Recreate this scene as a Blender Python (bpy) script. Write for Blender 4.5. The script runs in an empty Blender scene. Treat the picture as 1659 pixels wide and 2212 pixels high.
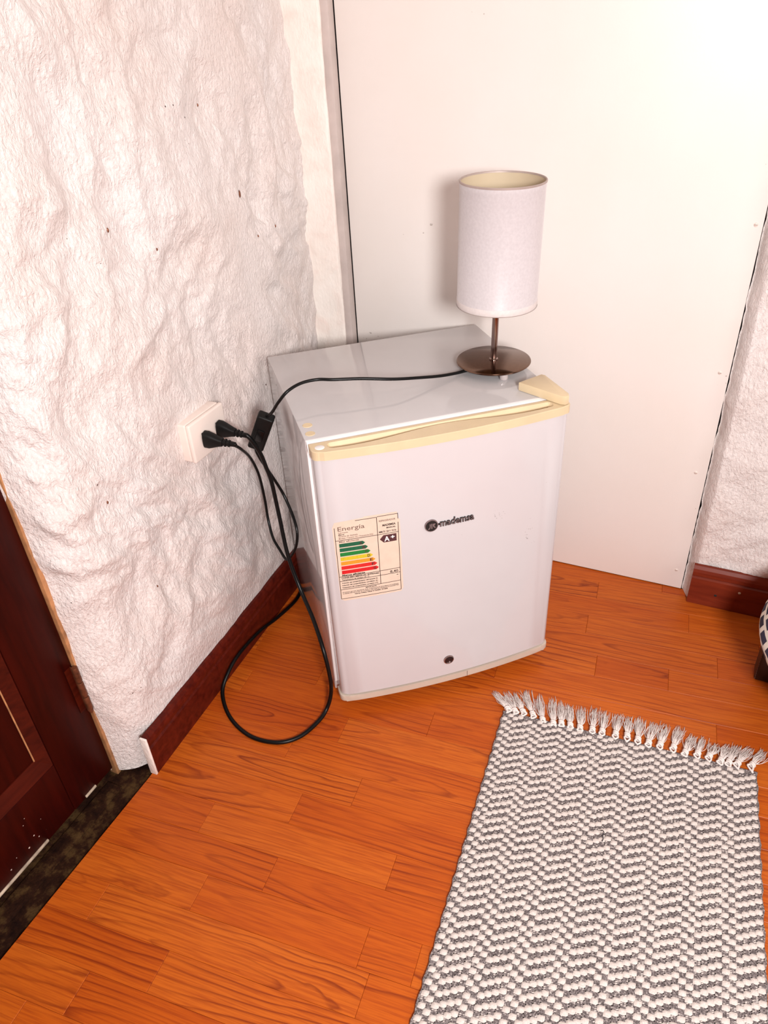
import bpy, bmesh, math, random
import numpy as np
from mathutils import Vector, Matrix

rnd = random.Random(7)
SC = bpy.context.scene
COL = SC.collection

# ------------------------------------------------------------------ camera
CAM = Vector((0.7101, -1.3199, 1.0339))
R_ = Vector((0.9100, 0.4117, -0.0495)); W_ = Vector((-0.3664, 0.7422, -0.5612))
R_.normalize(); W_.normalize(); U_ = R_.cross(W_); U_.normalize()
cam = bpy.data.cameras.new('camera'); camo = bpy.data.objects.new('camera', cam); COL.objects.link(camo)
cam.sensor_fit = 'HORIZONTAL'; cam.sensor_width = 36.0; cam.lens = 1604.64 * 36.0 / 1659.0
cam.clip_start = 0.01; cam.clip_end = 50
camo.matrix_world = Matrix(((R_.x, U_.x, -W_.x, CAM.x), (R_.y, U_.y, -W_.y, CAM.y), (R_.z, U_.z, -W_.z, CAM.z), (0, 0, 0, 1)))
SC.camera = camo

# ------------------------------------------------------------------ world, light, exposure
wd = bpy.data.worlds.new('room_air'); SC.world = wd; wd.use_nodes = True
wd.node_tree.nodes['Background'].inputs[0].default_value = (1.0, 0.95, 0.92, 1)
wd.node_tree.nodes['Background'].inputs[1].default_value = 0.0
SC.view_settings.view_transform = 'Standard'; SC.view_settings.look = 'None'
SC.view_settings.gamma = 1.0; SC.view_settings.use_curve_mapping = False
SC.view_settings.exposure = 0.47

def area(name, loc, target, size, power, color, shape='DISK'):
    l = bpy.data.lights.new(name, 'AREA'); l.shape = shape; l.size = size; l.energy = power; l.color = color
    o = bpy.data.objects.new(name, l); COL.objects.link(o); o.location = loc
    o.rotation_euler = (Vector(target) - Vector(loc)).to_track_quat('-Z', 'Y').to_euler()
    return o
area('window_light', (1.13, -1.70, 1.15), (0.3, -0.25, 0.45), 0.26, 23, (1.0, 0.965, 0.95))
area('ceiling_light', (0.95, -1.25, 2.36), (0.75, -0.95, 0.0), 0.5, 2.2, (1.0, 0.92, 0.86))
area('side_fill_light', (2.30, -1.00, 1.35), (0.0, -0.5, 0.7), 0.7, 7.5, (1.0, 0.96, 0.94), 'SQUARE')  # added soft fill that brightens the left wall; no window modelled here

# ------------------------------------------------------------------ helpers
def link(o, parent=None):
    COL.objects.link(o)
    if parent is not None: o.parent = parent
    return o
def mesh_obj(name, verts, faces, mat=None, parent=None, smooth=False, midx=None, mats=None):
    me = bpy.data.meshes.new(name); me.from_pydata([tuple(v) for v in verts], [], faces); me.update()
    for m in (mats or ([mat] if mat else [])): me.materials.append(m)
    if midx is not None: me.polygons.foreach_set('material_index', midx)
    if smooth: me.polygons.foreach_set('use_smooth', [True] * len(me.polygons))
    return link(bpy.data.objects.new(name, me), parent)
def bm_obj(name, bm, mat, parent=None, smooth=False, angle=None):
    bmesh.ops.recalc_face_normals(bm, faces=bm.faces)
    me = bpy.data.meshes.new(name); bm.to_mesh(me); bm.free(); me.materials.append(mat)
    if smooth:
        me.polygons.foreach_set('use_smooth', [True] * len(me.polygons))
        if angle is not None:
            me.set_sharp_from_angle(angle=math.radians(angle))
    return link(bpy.data.objects.new(name, me), parent)
def empty(name, loc=(0, 0, 0), rz=0.0):
    o = bpy.data.objects.new(name, None); o.empty_display_size = .05; COL.objects.link(o)
    o.location = loc; o.rotation_euler = (0, 0, rz); return o
def tag(o, label=None, cat=None, group=None, kind=None):
    if label: o['label'] = label
    if cat: o['category'] = cat
    if group: o['group'] = group
    if kind: o['kind'] = kind
    return o
def add_box(bm, a, b, bevel=0.0, seg=2):
    r = bmesh.ops.create_cube(bm, size=1.0)
    for v in r['verts']:
        v.co = Vector([a[i] + (v.co[i] + .5) * (b[i] - a[i]) for i in range(3)])
    if bevel:
        es = list({e for v in r['verts'] for e in v.link_edges})
        bmesh.ops.bevel(bm, geom=es, offset=bevel, segments=seg, profile=.5, affect='EDGES')
def box(name, a, b, mat, parent=None, bevel=0.0, seg=2):
    bm = bmesh.new(); add_box(bm, a, b, bevel, seg); return bm_obj(name, bm, mat, parent, bevel > 0, 35)
def lathe(name, prof, mat, parent=None, n=48, center=(0, 0, 0), smooth=True, angle=40):
    bm = bmesh.new(); rings = []
    for r, z in prof:
        if r < 1e-6: rings.append([bm.verts.new((center[0], center[1], center[2] + z))])
        else: rings.append([bm.verts.new((center[0] + r * math.cos(2 * math.pi * k / n), center[1] + r * math.sin(2 * math.pi * k / n), center[2] + z)) for k in range(n)])
    for A, B in zip(rings, rings[1:]):
        for k in range(n):
            q = (k + 1) % n
            if len(A) == 1 and len(B) == 1: continue
            if len(A) == 1: bm.faces.new((A[0], B[k], B[q]))
            elif len(B) == 1: bm.faces.new((A[k], A[q], B[0]))
            else: bm.faces.new((A[k], A[q], B[q], B[k]))
    return bm_obj(name, bm, mat, parent, smooth, angle)
def catmull(P, per=8):
    P = [Vector(p) for p in P]; Q = [2 * P[0] - P[1]] + P + [2 * P[-1] - P[-2]]; out = []
    for i in range(1, len(Q) - 2):
        p0, p1, p2, p3 = Q[i - 1:i + 3]
        for k in range(per):
            t = k / per
            out.append(.5 * ((2 * p1) + (p2 - p0) * t + (2 * p0 - 5 * p1 + 4 * p2 - p3) * t * t + (3 * p1 - p0 - 3 * p2 + p3) * t ** 3))
    out.append(P[-1]); return out
def tube_data(pts, rad, n=8, flat=1.0):
    V, F = [], []
    pts = [Vector(p) for p in pts]; N = len(pts)
    t0 = (pts[1] - pts[0]).normalized(); up = Vector((0, 0, 1))
    if abs(t0.dot(up)) > .9: up = Vector((1, 0, 0))
    nrm = (up - t0 * up.dot(t0)).normalized()
    for i, p in enumerate(pts):
        t = (pts[min(i + 1, N - 1)] - pts[max(i - 1, 0)]).normalized()
        nrm = (nrm - t * nrm.dot(t)).normalized(); b = t.cross(nrm)
        r = rad(i / (N - 1)) if callable(rad) else rad
        for k in range(n):
            a = 2 * math.pi * k / n
            V.append(p + nrm * (r * math.cos(a)) + b * (r * flat * math.sin(a)))
    for i in range(N - 1):
        for k in range(n):
            q = (k + 1) % n
            F.append((i * n + k, i * n + q, (i + 1) * n + q, (i + 1) * n + k))
    F.append(tuple(range(n - 1, -1, -1))); F.append(tuple(range((N - 1) * n, N * n)))
    return V, F
def tube(name, pts, rad, mat, parent=None, n=8, per=8, flat=1.0):
    V, F = tube_data(catmull(pts, per), rad, n, flat); return mesh_obj(name, V, F, mat, parent, True)
def prism(name, outline, z0, z1, mat, parent=None, bevel=0.0, seg=2, angle=35):
    bm = bmesh.new(); A = [bm.verts.new((x, y, z0)) for x, y in outline]; B = [bm.verts.new((x, y, z1)) for x, y in outline]
    n = len(A); fa = bm.faces.new(A[::-1]); fb = bm.faces.new(B)
    for k in range(n): bm.faces.new((A[k], A[(k + 1) % n], B[(k + 1) % n], B[k]))
    if bevel:
        es = list(fa.edges) + list(fb.edges)
        bmesh.ops.bevel(bm, geom=es, offset=bevel, segments=seg, profile=.5, affect='EDGES')
    return bm_obj(name, bm, mat, parent, True, angle)
def xform(loc, rz): return Matrix.Translation(loc) @ Matrix.Rotation(rz, 4, 'Z')

_perm = np.random.RandomState(5).permutation(256)
_grad = np.random.RandomState(6).randn(256, 2); _grad /= np.linalg.norm(_grad, axis=1)[:, None]
def perlin(x, y):
    xi = np.floor(x).astype(int); yi = np.floor(y).astype(int); xf = x - xi; yf = y - yi
    def g(ix, iy, dx, dy):
        h = _perm[(_perm[ix & 255] + iy) & 255]; return _grad[h, 0] * dx + _grad[h, 1] * dy
    u = xf ** 3 * (xf * (xf * 6 - 15) + 10); v = yf ** 3 * (yf * (yf * 6 - 15) + 10)
    a = g(xi, yi, xf, yf) * (1 - u) + g(xi + 1, yi, xf - 1, yf) * u
    b = g(xi, yi + 1, xf, yf - 1) * (1 - u) + g(xi + 1, yi + 1, xf - 1, yf - 1) * u
    return (a * (1 - v) + b * v) * 1.5

# ------------------------------------------------------------------ materials
class NT:
    def __init__(s, name):
        s.m = bpy.data.materials.new(name); s.m.use_nodes = True; s.t = s.m.node_tree; s.b = s.t.nodes['Principled BSDF']
    def n(s, typ, **kw):
        o = s.t.nodes.new(typ)
        for k, v in kw.items(): setattr(o, k, v)
        return o
    def put(s, sock, v):
        if isinstance(v, bpy.types.NodeSocket): s.t.links.new(v, sock)
        else: sock.default_value = v
    def math(s, op, a, b=None, c=None, clamp=False):
        o = s.n('ShaderNodeMath', operation=op); o.use_clamp = clamp
        s.put(o.inputs[0], a)
        if b is not None: s.put(o.inputs[1], b)
        if c is not None: s.put(o.inputs[2], c)
        return o.outputs[0]
    def coords(s, which='Object', scale=(1, 1, 1), loc=(0, 0, 0), rot=(0, 0, 0)):
        tc = s.n('ShaderNodeTexCoord'); mp = s.n('ShaderNodeMapping')
        s.t.links.new(tc.outputs[which], mp.inputs[0]); s.put(mp.inputs['Scale'], scale); s.put(mp.inputs['Location'], loc); s.put(mp.inputs['Rotation'], rot)
        return mp.outputs[0]
    def noise(s, vec, scale, detail=3, rough=.55, dist=0.0):
        o = s.n('ShaderNodeTexNoise'); s.t.links.new(vec, o.inputs['Vector']); s.put(o.inputs['Scale'], scale); s.put(o.inputs['Detail'], detail); s.put(o.inputs['Roughness'], rough); s.put(o.inputs['Distortion'], dist)
        return o.outputs['Fac']
    def ramp(s, fac, stops):
        o = s.n('ShaderNodeValToRGB'); s.put(o.inputs[0], fac); e = o.color_ramp.elements
        while len(e) < len(stops): e.new(.5)
        for i, (p, c) in enumerate(stops): e[i].position = p; e[i].color = (*c, 1)
        return o.outputs[0]
    def mix(s, fac, a, b, blend='MIX'):
        o = s.n('ShaderNodeMix', data_type='RGBA', blend_type=blend); s.put(o.inputs[0], fac)
        s.put(o.inputs[6], a if isinstance(a, bpy.types.NodeSocket) else (*a, 1)); s.put(o.inputs[7], b if isinstance(b, bpy.types.NodeSocket) else (*b, 1))
        return o.outputs[2]
    def bump(s, h, strength, dist):
        o = s.n('ShaderNodeBump'); s.put(o.inputs['Height'], h); s.put(o.inputs['Strength'], strength); s.put(o.inputs['Distance'], dist)
        s.t.links.new(o.outputs[0], s.b.inputs['Normal'])
    def fin(s, color, rough, metal=0.0, **kw):
        c = s.b.inputs['Base Color']
        s.put(c, color if isinstance(color, bpy.types.NodeSocket) else (*color, 1)); s.put(s.b.inputs['Roughness'], rough); s.put(s.b.inputs['Metallic'], metal)
        for k, v in kw.items(): s.put(s.b.inputs[k.replace('_', ' ')], v)
        return s.m
def simple(name, color, rough=.5, metal=0.0, var=.06, vscale=30, **kw):
    t = NT(name); v = t.noise(t.coords(), vscale, 4)
    lo = tuple(c * (1 - var) for c in color); hi = tuple(min(1, c * (1 + var)) for c in color)
    return t.fin(t.ramp(v, [(.3, lo), (.7, hi)]), rough, metal, **kw)

# rough hand-plastered wall: whitewash with fine trowel strokes and a few flecks of dirt
t = NT('plaster'); co = t.coords()
st = t.noise(t.coords(scale=(60, 75, 38), rot=(.5, .2, 0)), 3.2, 6, .62, .4)
gr = t.noise(co, 420, 2)
h = t.math('ADD', t.math('MULTIPLY', st, 1.0), t.math('MULTIPLY', gr, .16))
tint = t.ramp(t.noise(co, 5, 4), [(.3, (.85, .74, .70)), (.5, (.88, .805, .78)), (.72, (.90, .85, .84))])
vo = t.n('ShaderNodeTexVoronoi'); t.put(vo.inputs['Scale'], 70.0); t.t.links.new(co, vo.inputs['Vector'])
fl = t.math('LESS_THAN', vo.outputs['Distance'], t.math('MULTIPLY', t.math('SUBTRACT', t.noise(co, 9, 2), .62), 1.2))
c = t.mix(fl, tint, (.10, .05, .04)); t.bump(h, .9, .006); PLASTER = t.fin(c, .75)
t = NT('smooth_plaster'); co = t.coords()
c = t.ramp(t.noise(co, 14, 5, .6, .5), [(.3, (.86, .72, .66)), (.5, (.90, .83, .77)), (.7, (.91, .87, .82))])
t.bump(t.noise(t.coords(scale=(90, 90, 45)), 2.2, 5), .5, .003); PILASTER = t.fin(c, .75)
t = NT('painted_board'); co = t.coords()
c = t.ramp(t.noise(co, 4, 4), [(.3, (.82, .765, .72)), (.7, (.84, .795, .765))])
vo = t.n('ShaderNodeTexVoronoi'); t.put(vo.inputs['Scale'], 120.0); t.t.links.new(co, vo.inputs['Vector'])
fl = t.math('LESS_THAN', vo.outputs['Distance'], t.math('MULTIPLY', t.math('SUBTRACT', t.noise(t.coords(scale=(6, 6, 14)), 1.3, 3), .63), 2.0))
c = t.mix(t.math('MULTIPLY', fl, .55), c, (.30, .24, .21)); t.bump(t.noise(co, 260, 3), .12, .001); BOARD = t.fin(c, .45)
GREYPAINT = simple('grey_batten_paint', (.56, .48, .45), .6, 0, .12, 18)
SHELL = simple('shell_paint', (.52, .42, .37), .7)
CEIL = simple('ceiling_paint', (.55, .45, .38), .8)

# laminate strips: flat-sawn grain from rings of a tilted log, different in every strip
t = NT('laminate')
oi = t.n('ShaderNodeObjectInfo'); rd = oi.outputs['Random']
def hsh(k): return t.math('FRACT', t.math('MULTIPLY', rd, k))
tc = t.n('ShaderNodeTexCoord'); sp = t.n('ShaderNodeSeparateXYZ'); t.t.links.new(tc.outputs['Object'], sp.inputs[0])
off = t.n('ShaderNodeCombineXYZ'); t.put(off.inputs[0], t.math('MULTIPLY', hsh(91.7), 37)); t.put(off.inputs[1], t.math('MULTIPLY', hsh(47.3), 41)); t.put(off.inputs[2], t.math('MULTIPLY', hsh(13.9), 29))
va = t.n('ShaderNodeVectorMath', operation='ADD'); t.t.links.new(tc.outputs['Object'], va.inputs[0]); t.t.links.new(off.outputs[0], va.inputs[1])
def stretched(sx, sy):
    m = t.n('ShaderNodeMapping'); t.t.links.new(va.outputs[0], m.inputs[0]); t.put(m.inputs['Scale'], (sx, sy, 1)); return m.outputs[0]
wob = t.math('SUBTRACT', t.noise(stretched(9, 26), 1.0, 3, .5, .3), .5)
wob2 = t.math('SUBTRACT', t.noise(stretched(3.2, 8), 1.0, 2), .5)
yy = t.math('ADD', t.math('ADD', sp.outputs[1], t.math('MULTIPLY', t.math('SUBTRACT', hsh(733.1), .5), .085)), t.math('MULTIPLY', wob2, .03))
xx = t.math('ADD', t.math('MULTIPLY', t.math('ADD', sp.outputs[0], t.math('MULTIPLY', t.math('SUBTRACT', hsh(311.9), .5), .5)), .085), t.math('MULTIPLY', wob, .016))
rr = t.math('SQRT', t.math('ADD', t.math('MULTIPLY', yy, yy), t.math('MULTIPLY', xx, xx)))
ring = t.math('FRACT', t.math('MULTIPLY', t.math('ADD', rr, t.math('MULTIPLY', wob, .006)), t.math('ADD', 70, t.math('MULTIPLY', hsh(577.7), 50))))
line = t.ramp(ring, [(0, (0, 0, 0)), (.66, (.08, .08, .08)), (.90, (1, 1, 1)), (1, (0, 0, 0))])
fine = t.noise(stretched(14, 420), 1.0, 3, .6)
brd = t.noise(stretched(1.6, 22), 1.0, 2)
tone = t.math('ADD', t.math('ADD', .12, t.math('MULTIPLY', hsh(1231.3), .34)), t.math('MULTIPLY', brd, .40))
base = t.ramp(tone, [(.12, (.42, .066, .005)), (.45, (.51, .100, .008)), (.85, (.60, .150, .016))])
c = t.mix(t.math('MULTIPLY', t.ramp(fine, [(.42, (0, 0, 0)), (.66, (1, 1, 1))]), .55), base, (.28, .035, .006))
wet = t.math('MULTIPLY', line, t.math('MULTIPLY', t.ramp(t.noise(stretched(2.5, 7), 1.0, 2), [(.37, (0, 0, 0)), (.64, (1, 1, 1))]), .82))
c = t.mix(wet, c, (.17, .018, .004))
t.bump(fine, .05, .001); LAMINATE = t.fin(c, .38, 0.0, Specular_IOR_Level=.22)
t = NT('bare_subfloor'); co = t.coords()
c = t.ramp(t.noise(co, 38, 6, .7), [(.35, (.010, .003, .002)), (.50, (.026, .009, .004)), (.63, (.075, .040, .014)), (.8, (.02, .008, .003))])
t.bump(t.noise(co, 90, 5, .7), .8, .004); SUBFLOOR = t.fin(c, .85, 0.0, Specular_IOR_Level=.1)

# dark varnished hardwood with a few drops of wall paint
def mahogany(name, a, b, drops=True, rough=.3, axis=(3, 3, 40)):
    t = NT(name); co = t.coords()
    g = t.noise(t.coords(scale=axis), 2.0, 5, .6, .5)
    c = t.ramp(g, [(.3, a), (.72, b)])
    if drops:
        vo = t.n('ShaderNodeTexVoronoi'); t.put(vo.inputs['Scale'], 95.0); t.t.links.new(co, vo.inputs['Vector'])
        d = t.math('LESS_THAN', vo.outputs['Distance'], t.math('MULTIPLY', t.math('SUBTRACT', t.noise(co, 7, 2), .56), 1.6))
        c = t.mix(d, c, (.65, .56, .50))
    t.bump(g, .06, .001); return t.fin(c, rough, 0.0, Specular_IOR_Level=.14)
DOORWOOD = mahogany('dark_door_wood', (.018, .0010, .0006), (.042, .0025, .0010), True, .45, (40, 40, 3))
BASEWOOD = mahogany('skirting_wood', (.055, .005, .003), (.13, .014, .006), False, .35, (40, 4, 40))
BASEWOOD2 = mahogany('red_skirting_wood', (.13, .016, .007), (.23, .034, .013), False, .38, (4, 40, 40))
MOULD = mahogany('moulding_wood', (.030, .003, .0015), (.075, .008, .003), False, .35, (40, 4, 40))
SCUFF = simple('scraped_edge', (.50, .40, .30), .7, 0, .35, 60)
TANWOOD = simple('bare_frame_wood', (.42, .20, .085), .6, 0, .4, 40)
RUST = simple('rusty_hinge', (.16, .055, .025), .5, .5, .5, 90)

# fridge
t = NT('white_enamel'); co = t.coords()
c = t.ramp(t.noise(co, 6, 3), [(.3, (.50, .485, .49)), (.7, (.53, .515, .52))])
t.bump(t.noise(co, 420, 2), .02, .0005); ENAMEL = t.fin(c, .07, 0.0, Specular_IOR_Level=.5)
t = NT('door_enamel'); co = t.coords()
c = t.ramp(t.noise(co, 5, 3), [(.3, (.57, .545, .56)), (.7, (.60, .58, .595))])
vo = t.n('ShaderNodeTexVoronoi'); t.put(vo.inputs['Scale'], 240.0); t.t.links.new(co, vo.inputs['Vector'])
d = t.math('LESS_THAN', vo.outputs['Distance'], t.math('MULTIPLY', t.math('SUBTRACT', t.noise(co, 16, 2), .64), 2.2))
c = t.mix(t.math('MULTIPLY', d, .6), c, (.25, .22, .22))
t.bump(t.noise(co, 380, 2), .035, .0006); DOORPAINT = t.fin(c, .13, 0.0, Specular_IOR_Level=.5)
CREAM = simple('yellowed_plastic', (.68, .55, .355), .42, 0, .05, 25)
CREAM2 = simple('pale_trim_plastic', (.56, .47, .39), .45, 0, .05, 25)
WHITEPL = simple('white_plastic', (.83, .81, .80), .4, 0, .03)
GASKET = simple('white_gasket', (.84, .80, .80), .5, 0, .03)
BLACKGAP = simple('dark_gap', (.012, .010, .010), .7)
PAPER = simple('label_paper', (.72, .57, .46), .6, 0, .05, 60)
INK = simple('label_ink', (.018, .006, .006), .6, 0, .2, 400)
INKFADE = simple('faded_label_ink', (.17, .11, .085), .6, 0, .5, 900)
MAROON = simple('label_maroon', (.075, .022, .025), .6, 0, .2, 200)
BADGE = simple('badge_black', (.012, .010, .010), .3, 0, .1)
BADGEM = simple('badge_metal', (.24, .18, .18), .4, .3, .2, 200)
CHROME = simple('lock_chrome', (.42, .34, .33), .25, 1.0, .1)
LOCKD = simple('lock_dark', (.05, .028, .028), .35, .7, .2, 300)
CORD = simple('black_rubber', (.003, .003, .0032), .35, 0, .2, Specular_IOR_Level=.25)
PLUGM = simple('black_plug', (.005, .005, .005), .5, 0, .2, Specular_IOR_Level=.2)
PLATE = simple('outlet_plastic', (.80, .70, .64), .4, 0, .04, 20)
# lamp
t = NT('shade_fabric'); co = t.coords()
c = t.ramp(t.noise(co, 260, 3), [(.3, (.55, .52, .54)), (.7, (.61, .58, .60))])
t.bump(t.noise(co, 700, 2), .08, .0006); SHADE = t.fin(c, .42, 0.0, Sheen_Weight=.25, Specular_IOR_Level=.35)
SHADEIN = simple('shade_lining', (.56, .46, .32), .7, 0, .03)
HEM = simple('shade_hem', (.66, .61, .60), .6, 0, .05, 200)
RIM = simple('shade_rim', (.42, .34, .31), .5, .2, .1)
STEEL = simple('lamp_steel', (.17, .105, .075), .14, 1.0, .08, 200)
POLE = simple('lamp_pole_steel', (.30, .22, .20), .16, 1.0, .05)
FOOT = simple('clear_foot', (.60, .53, .52), .2, .3, .1)
# rug
t = NT('cream_yarn'); co = t.coords()
c = t.ramp(t.noise(co, 500, 3, .7), [(.3, (.56, .49, .45)), (.55, (.68, .615, .575)), (.8, (.74, .685, .645))])
t.bump(t.noise(co, 900, 3), .5, .001); YARN = t.fin(c, .9)
t = NT('grey_yarn'); co = t.coords()
c = t.ramp(t.noise(co, 420, 4, .75), [(.37, (.05, .038, .038)), (.48, (.14, .115, .115)), (.57, (.26, .225, .22)), (.67, (.58, .52, .49))])
t.bump(t.noise(co, 900, 3), .5, .001); YARNG = t.fin(c, .9)
FRINGE = simple('cotton_fringe', (.80, .735, .70), .9, 0, .1, 300)
THREAD = simple('dark_thread', (.012, .010, .016), .7)
# pouf
t = NT('printed_cotton'); tc = t.n('ShaderNodeTexCoord'); mp = t.n('ShaderNodeMapping'); t.t.links.new(tc.outputs['UV'], mp.inputs[0])
br = t.n('ShaderNodeTexBrick'); t.t.links.new(mp.outputs[0], br.inputs['Vector']); t.put(br.inputs['Scale'], 1.0); t.put(br.inputs['Mortar Size'], .16); t.put(br.inputs['Brick Width'], 1.0); t.put(br.inputs['Row Height'], 1.0); t.put(br.inputs['Mortar Smooth'], .1)
t.put(br.inputs['Color1'], (.014, .012, .03, 1)); t.put(br.inputs['Color2'], (.03, .028, .06, 1)); t.put(br.inputs['Mortar'], (.80, .745, .66, 1))
PRINT = t.fin(br.outputs[0], .85)
LEATHER = simple('dark_leather', (.020, .008, .006), .4, 0, .25, 60)
STITCH = simple('stitching', (.16, .10, .08), .7)

# ================================================================== STRUCTURE
def bbx(y): return -0.0335 - 0.0425 * y          # front face of the left skirting board

# ---- left plaster wall: bulging surface that rounds off into the door reveal
def smooth_grid(name, P, Nn, disp, mat, parent=None):
    nu, nz = disp.shape
    V = P + Nn * disp[..., None]
    idx = np.arange(nu * nz).reshape(nu, nz)
    F = np.stack([idx[:-1, :-1], idx[1:, :-1], idx[1:, 1:], idx[:-1, 1:]], -1).reshape(-1, 4)
    return mesh_obj(name, V.reshape(-1, 3).tolist(), F.tolist(), mat, parent, True)
prof = []
for y in np.linspace(.03, -.735, 210):
    e = np.clip((y + .26) / .25, 0, 1); e = e * e * (3 - 2 * e)
    prof.append((bbx(y) - .012 - .016 * e, y))
x0 = prof[-1][0]
ctrl = catmull([(x0 + .001, -.722, 0), (x0, -.735, 0), (x0 - .004, -.762, 0), (x0 - .020, -.788, 0), (x0 - .040, -.802, 0), (-.078, -.8125, 0)], 10)
for p in ctrl[11:]: prof.append((p.x, p.y))
prof = np.array(prof)
zz = np.concatenate([np.linspace(0, 1.30, 360), np.linspace(1.31, 2.4, 60)])
tang = np.gradient(prof, axis=0); tang /= np.linalg.norm(tang, axis=1)[:, None]
nor = np.stack([-tang[:, 1], tang[:, 0]], -1)     # towards +x along the wall
if nor[50, 0] < 0: nor = -nor
s_ = np.concatenate([[0], np.cumsum(np.linalg.norm(np.diff(prof, axis=0), axis=1))])
S, Z = np.meshgrid(s_, zz, indexing='ij')
def rough_field(S, Z, k=1.0):
    wx = .05 * perlin(S * 4 + 3, Z * 4); wz = .05 * perlin(S * 4 + 40, Z * 4 + 9)
    a = S + wx; b = Z + wz
    def fld(ang, f1, f2, o):
        ca, sa = math.cos(ang), math.sin(ang)
        p = ca * a + sa * b; q = -sa * a + ca * b
        return perlin(p * f1 + o, q * f2 + o * 1.7)
    up = np.clip((Z - .35) / .5, 0, 1) + .25 * perlin(S * 3 + 1, Z * 3); up = np.clip(up, 0, 1)
    d = .0135 * fld(-.7, 8, 5, 0)
    d += .0068 * ((1 - up) * (1 - 2.2 * np.abs(fld(-.8, 11, 6, 7))) + up * (1 - 2.2 * np.abs(fld(.1, 11, 5.5, 31))))
    d += .0062 * fld(-.5, 22, 15, 13)
    d += .0034 * fld(-.6, 48, 30, 5)
    d += .0016 * fld(.2, 95, 70, 3)
    d += .0006 * perlin(S * 170, Z * 120)
    return k * d
D = rough_field(S, Z)
low = np.clip((Z - .075) / .12, 0, 1); D = D * (.12 + .88 * low) - .001 * (1 - low)          # flatter above the skirting
yy_ = prof[:, 1][:, None]
D *= np.clip((yy_ + .8165) / .03, .12, 1)
nearf = np.exp(-((yy_ + .275) / .06) ** 2); D = np.where(D > .004, D - nearf * np.clip(D - .004, 0, 1), D)
pl = np.exp(-(((yy_ + .49) / .06) ** 4 + ((Z - .488) / .05) ** 4)); D = D * (1 - pl) + pl * .002
P3 = np.stack([np.repeat(prof[:, :1], len(zz), 1), np.repeat(prof[:, 1:], len(zz), 1), Z], -1)
N3 = np.stack([np.repeat(nor[:, :1], len(zz), 1), np.repeat(nor[:, 1:], len(zz), 1), np.zeros_like(Z)], -1)
wl = smooth_grid('wall_left', P3, N3, D, PLASTER); tag(wl, 'rough white hand-plastered wall beside the dark door', kind='structure')
for fy, fz, fr2 in ((-.2699, .7988, .0042), (-.2248, .7244, .0018), (-.1708, .7283, .0018), (-.5786, .8194, .0022), (-.708, .49, .002), (-.5021, .7737, .0015), (-.32, .93, .0016), (-.66, .30, .0016)):
    i = int(np.argmin(np.abs(prof[:, 1] - fy))); j = int(np.argmin(np.abs(zz - fz))); pv = P3[i, j] + N3[i, j] * (D[i, j] + .0012)
    fk = lathe('dirt_fleck', [(0, .0006), (fr2 * .6, .0005), (fr2, -.001)], RUST, wl, 9); fk.location = pv; fk.rotation_euler = (0, math.pi / 2, .3); fk.scale = (1.5, .7, 1)
box('wall_core', (-.30, -.800, -.02), (-.082, .06, 2.4), SHELL, wl)
box('wall_core', (-.30, -1.62, 2.06), (-.04, -.800, 2.4), SHELL, wl)
box('wall_core', (-.30, -2.5, -.02), (-.04, -1.62, 2.4), SHELL, wl)

# ---- plastered pier between the left wall and the white board
def rough_wall(name, xs, zs, y0, depth, mat, amp, seed, edge=None):
    X, Zg = np.meshgrid(xs, zs, indexing='ij')
    dsp = rough_field(X * 1.0 + seed, Zg, amp)
    Xe = X.copy()
    if edge is not None: Xe += edge(X, Zg)
    Pg = np.stack([Xe, np.full_like(X, y0), Zg], -1); Ng = np.zeros_like(Pg); Ng[..., 1] = -1
    if depth: dsp = dsp - depth(X, Zg)
    return smooth_grid(name, Pg, Ng, dsp, mat)
zs = np.concatenate([np.linspace(0, 1.25, 260), np.linspace(1.27, 2.4, 30)])
xs = np.concatenate([np.linspace(-.085, .003, 30), np.linspace(.004, .0105, 8)])
wp = rough_wall('wall_back_left', xs, zs, -.024, lambda X, Zg: np.clip((X - .0035) / .007, 0, 1) ** 1.5 * .024 + .0, PILASTER, .24, 2.0,
                lambda X, Zg: np.where(X > .0015, .0018 * perlin(Zg * 18, Zg * 0 + 3), 0))
tag(wp, 'narrow smooth plaster pier between the rough wall and the white board', kind='structure')
bt_ = box('trim_3', (.0055, -.0205, 0.0), (.0210, .0, 2.4), GREYPAINT, None, .0015); tag(bt_, 'narrow grey-painted batten along the edge of the white board', kind='structure')
# ---- white board closing the old opening
wb = box('wall_back', (.0222, 0.0, .002), (.7368, .018, 2.4), BOARD, None, .0012); tag(wb, 'flat white painted board wall behind the fridge', kind='structure')
for x, z in ((.7264, .7287), (.7214, .483), (.7177, .2802), (.7209, .047), (.727, 1.0)):
    sc_ = lathe('screw_head', [(0, .0012), (.0016, .0012), (.0030, .0006), (.0036, -.0005)], PLATE, wb, 14)
    sc_.location = (x, -.0002, z); sc_.rotation_euler = (math.pi / 2, 0, 0)
    sl = box('slot', (-.0022, -.0003, .0009), (.0022, .0003, .0014), RUST, sc_)
cav = box('wall_back_core', (-.30, .0185, -.02), (2.5, .10, 2.4), BLACKGAP); tag(cav, 'dark space in the joints around the board', kind='structure')
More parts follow.
